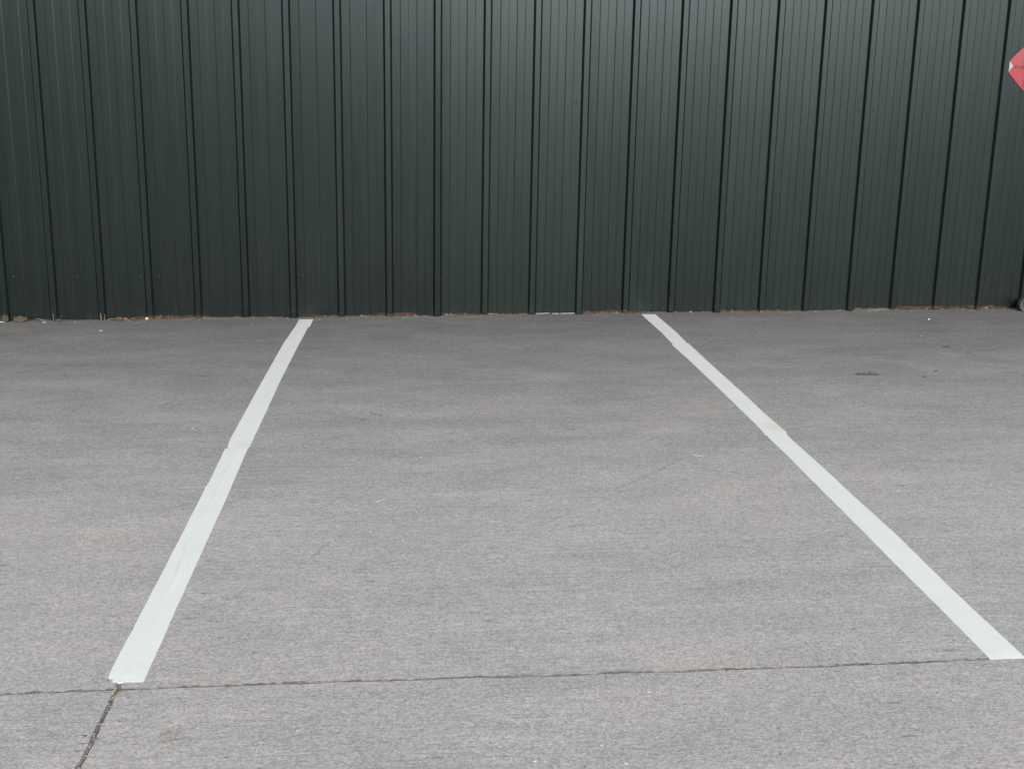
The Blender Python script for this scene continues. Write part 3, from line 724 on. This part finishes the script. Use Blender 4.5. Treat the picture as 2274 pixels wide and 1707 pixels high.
# bead of white sealant under one panel
for xa, ya, xb, yb in ((1190, 696.6, 1221, 695.5), (1226, 696.2, 1240, 696.0), (1245, 696.0, 1280, 695.3)):
    a_, b_ = wall(xa, ya, -0.002), wall(xb, yb, -0.002)
    bm = bmesh.new(); ts = [i / 18 for i in range(19)]
    tube(bm, [(a_.x + (b_.x - a_.x) * t, -0.001 + 0.002 * noise.noise(Vector((t * 9, xa, 1))), a_.z + (b_.z - a_.z) * t + 0.0018 * noise.noise(Vector((t * 9, xa, 2)))) for t in ts],
         [0.0032 + 0.0016 * noise.noise(Vector((t * 8, xa, 5))) - (0.0015 if t in (0, 1) else 0) for t in ts], 6)
    part('sealant_bead', frombm('sealant_bead', bm, 60), C_SEAL)

leaf(1928, 832, 0.135, 0.042, C_LEAFD, 'large flat charcoal leaf on the slab beyond the stained line', -0.12, 0, 0.06)
leaf(2101, 771, 0.05, 0.026, C_LEAFD, 'small dark leaf above the pale scuffed patch', 0.0, 0, 0.12)
leaf(2079, 824, 0.030, 0.022, C_LEAFD, 'tiny dark leaf flake near the scuffed patch, the lone one of its pair', 0.2, 0, 0.12)
leaf(2053, 837, 0.026, 0.020, C_LEAFD, 'tiny dark leaf flake closest to the large charcoal leaf', -0.2, 0, 0.12)
straw([(1540, 1011, 0, None), (1550, 1013, 0.001, None), (1562, 1014.5, 0, None)], 0.0022, C_GRIT, 'thin white sliver lying at the end of the broken crack', 'plastic_sliver', 'litter')
straw([(835, 1115, 0, None), (843, 1113, 0.001, None), (850, 1111, 0, None)], 0.0016, C_WHITE, 'tiny white thread on bare concrete in mid bay', 'thread', 'litter')
straw([(822, 916, 0, None), (835, 921, 0, None), (848, 924, 0, None)], 0.0022, C_TWIG, 'dark twig on the slab towards the wall within the bay', 'twig', 'twig')
for i, (px, py, sz) in enumerate(((652, 1614, .013), (661, 1622, .010), (579, 1649, .015), (1440, 1537, .013), (1169, 1550, .014), (1187, 1690, .012), (1390, 1695, .011), (350, 1496, .008), (1335, 1655, .011))):
    chip(px, py, sz, sz * 0.7, 0.004, C_GRIT, 'small pale stone chip lying on the near slab', 'stone_chip', 'stone chip', 'stone chips on the near slab', i)
def chalk(pts, wd, label, seed):
    P = [ground(*p) for p in pts]; vs, fs = [], []; rr = random.Random(seed); n = 18
    tot = len(P) - 1
    for i in range(n + 1):
        t = i / n * tot; k = min(tot - 1, int(t)); q = P[k].lerp(P[k+1], t - k); d = (P[k+1] - P[k]).normalized(); s = Vector((-d.y, d.x, 0))
        ww = wd * rr.uniform(0.25, 1.0) * (0.35 if i in (0, n) else 1)
        q = q + s * rr.uniform(-.3, .3) * wd
        for e in (-1, 1):
            v = q + s * e * ww / 2; vs.append((v.x, v.y, gz(v.x) + 0.0008))
    for i in range(n): fs.append((2*i, 2*i+2, 2*i+3, 2*i+1))
    o = link('chalk_mark', pydata('chalk_mark', vs, fs), C_CHALK); sol = o.modifiers.new('thick', 'SOLIDIFY'); sol.thickness = 0.0008; sol.offset = 0
    return tag(o, label, 'chalk mark', 'yellow setting out marks at the line ends')
chalk([(2242, 1470), (2251, 1476.5), (2262, 1484)], 0.007, 'short yellow chalk mark on bare slab past the end of the wavy line', 1)
chalk([(258, 1526), (254, 1533), (250, 1539)], 0.006, 'short yellow chalk mark along the joint past the notched line end', 2)

# silt and dust blown against the foot of the wall
bm = bmesh.new(); rows = []; x = RIBS[-13]
while x < RIBS[35]:
    base = max(0.0, 0.35 + 0.9 * noise.noise(Vector((x * 1.3, 3, 3))) + 0.7 * noise.noise(Vector((x * 5.5, 1, 8))) + 0.5 * noise.noise(Vector((x * 26, 4, 1))))
    dep = 0.028 + 0.03 * max(0, 0.4 + noise.noise(Vector((x * 2.1, 9, 9))))
    hh = 0.011 * base; r_ = []
    for t in (0.0, 0.15, 0.4, 0.7, 1.0):
        y = 0.006 - (dep + 0.006) * t
        r_.append(bm.verts.new((x, y, gz(x) - 0.0012 + hh * (1 - t) ** 1.5 + 0.0018 * noise.noise(Vector((x * 60, y * 60, 5))) * (1 if t < 1 else 0))))
    rows.append(r_); x += 0.011
for a, b in zip(rows, rows[1:]):
    for k in range(4): bm.faces.new((a[k], a[k+1], b[k+1], b[k]))
tag(link('silt_drift', frombm('silt_drift', bm, 70), C_SILT), 'grey brown silt drifted along the foot of the green wall', 'silt', None, 'stuff')

# loose grit: far too fine to count, one sheet of small stones
def grit(name, pts, mat, label, cat, smin, smax, seed):
    rr = random.Random(seed); bm = bmesh.new()
    for p in pts:
        s = rr.uniform(smin, smax) * (1.6 if rr.random() < 0.06 else 1)
        mm = Matrix.Translation((p.x, p.y, gz(p.x) + s * 0.18)) @ Matrix.Rotation(rr.uniform(0, 6), 4, 'Z') @ Matrix.Diagonal((s * rr.uniform(.8, 1.6), s * rr.uniform(.6, 1.1), s * rr.uniform(.4, .7), 1))
        r_ = bmesh.ops.create_icosphere(bm, subdivisions=1, radius=0.5, matrix=mm)
    o = link(name, frombm(name, bm), mat); return tag(o, label, cat, None, 'stuff')
rr = random.Random(5); pts = []
while len(pts) < 420:
    p = Vector((rr.uniform(-3.5, 9.5), -rr.random() ** 0.8 * 7.5 - 0.03, 0)); pts.append(p)
for _ in range(260): pts.append(Vector((rr.uniform(-2, 8), -0.02 - abs(rr.gauss(0, 0.07)), 0)))
grit('grit', pts, C_GRIT, 'pale grit scattered thinly over the concrete slabs', 'grit', 0.0025, 0.0075, 3)
pts = []
for _ in range(80):
    c = ground(375, 1637); pts.append(Vector((c.x + rr.gauss(0, 0.013), c.y + rr.gauss(0, 0.020), 0)))
grit('gravel_patch', pts, C_GRITD, 'small patch of loose brown and pale gravel on the near slab', 'gravel', 0.003, 0.0075, 4)
pts = []
for _ in range(200):
    t = rr.random(); pts.append(Vector((1.733 + joint_wob(-5.35 - t * 1.2, 22) + rr.gauss(0, 0.0045), -5.35 - t * 1.2, 0)))
grit('joint_grit', pts, C_GRITD, 'brown grit lodged along the slab joint running out from the notched line', 'grit', 0.0025, 0.0060, 6)
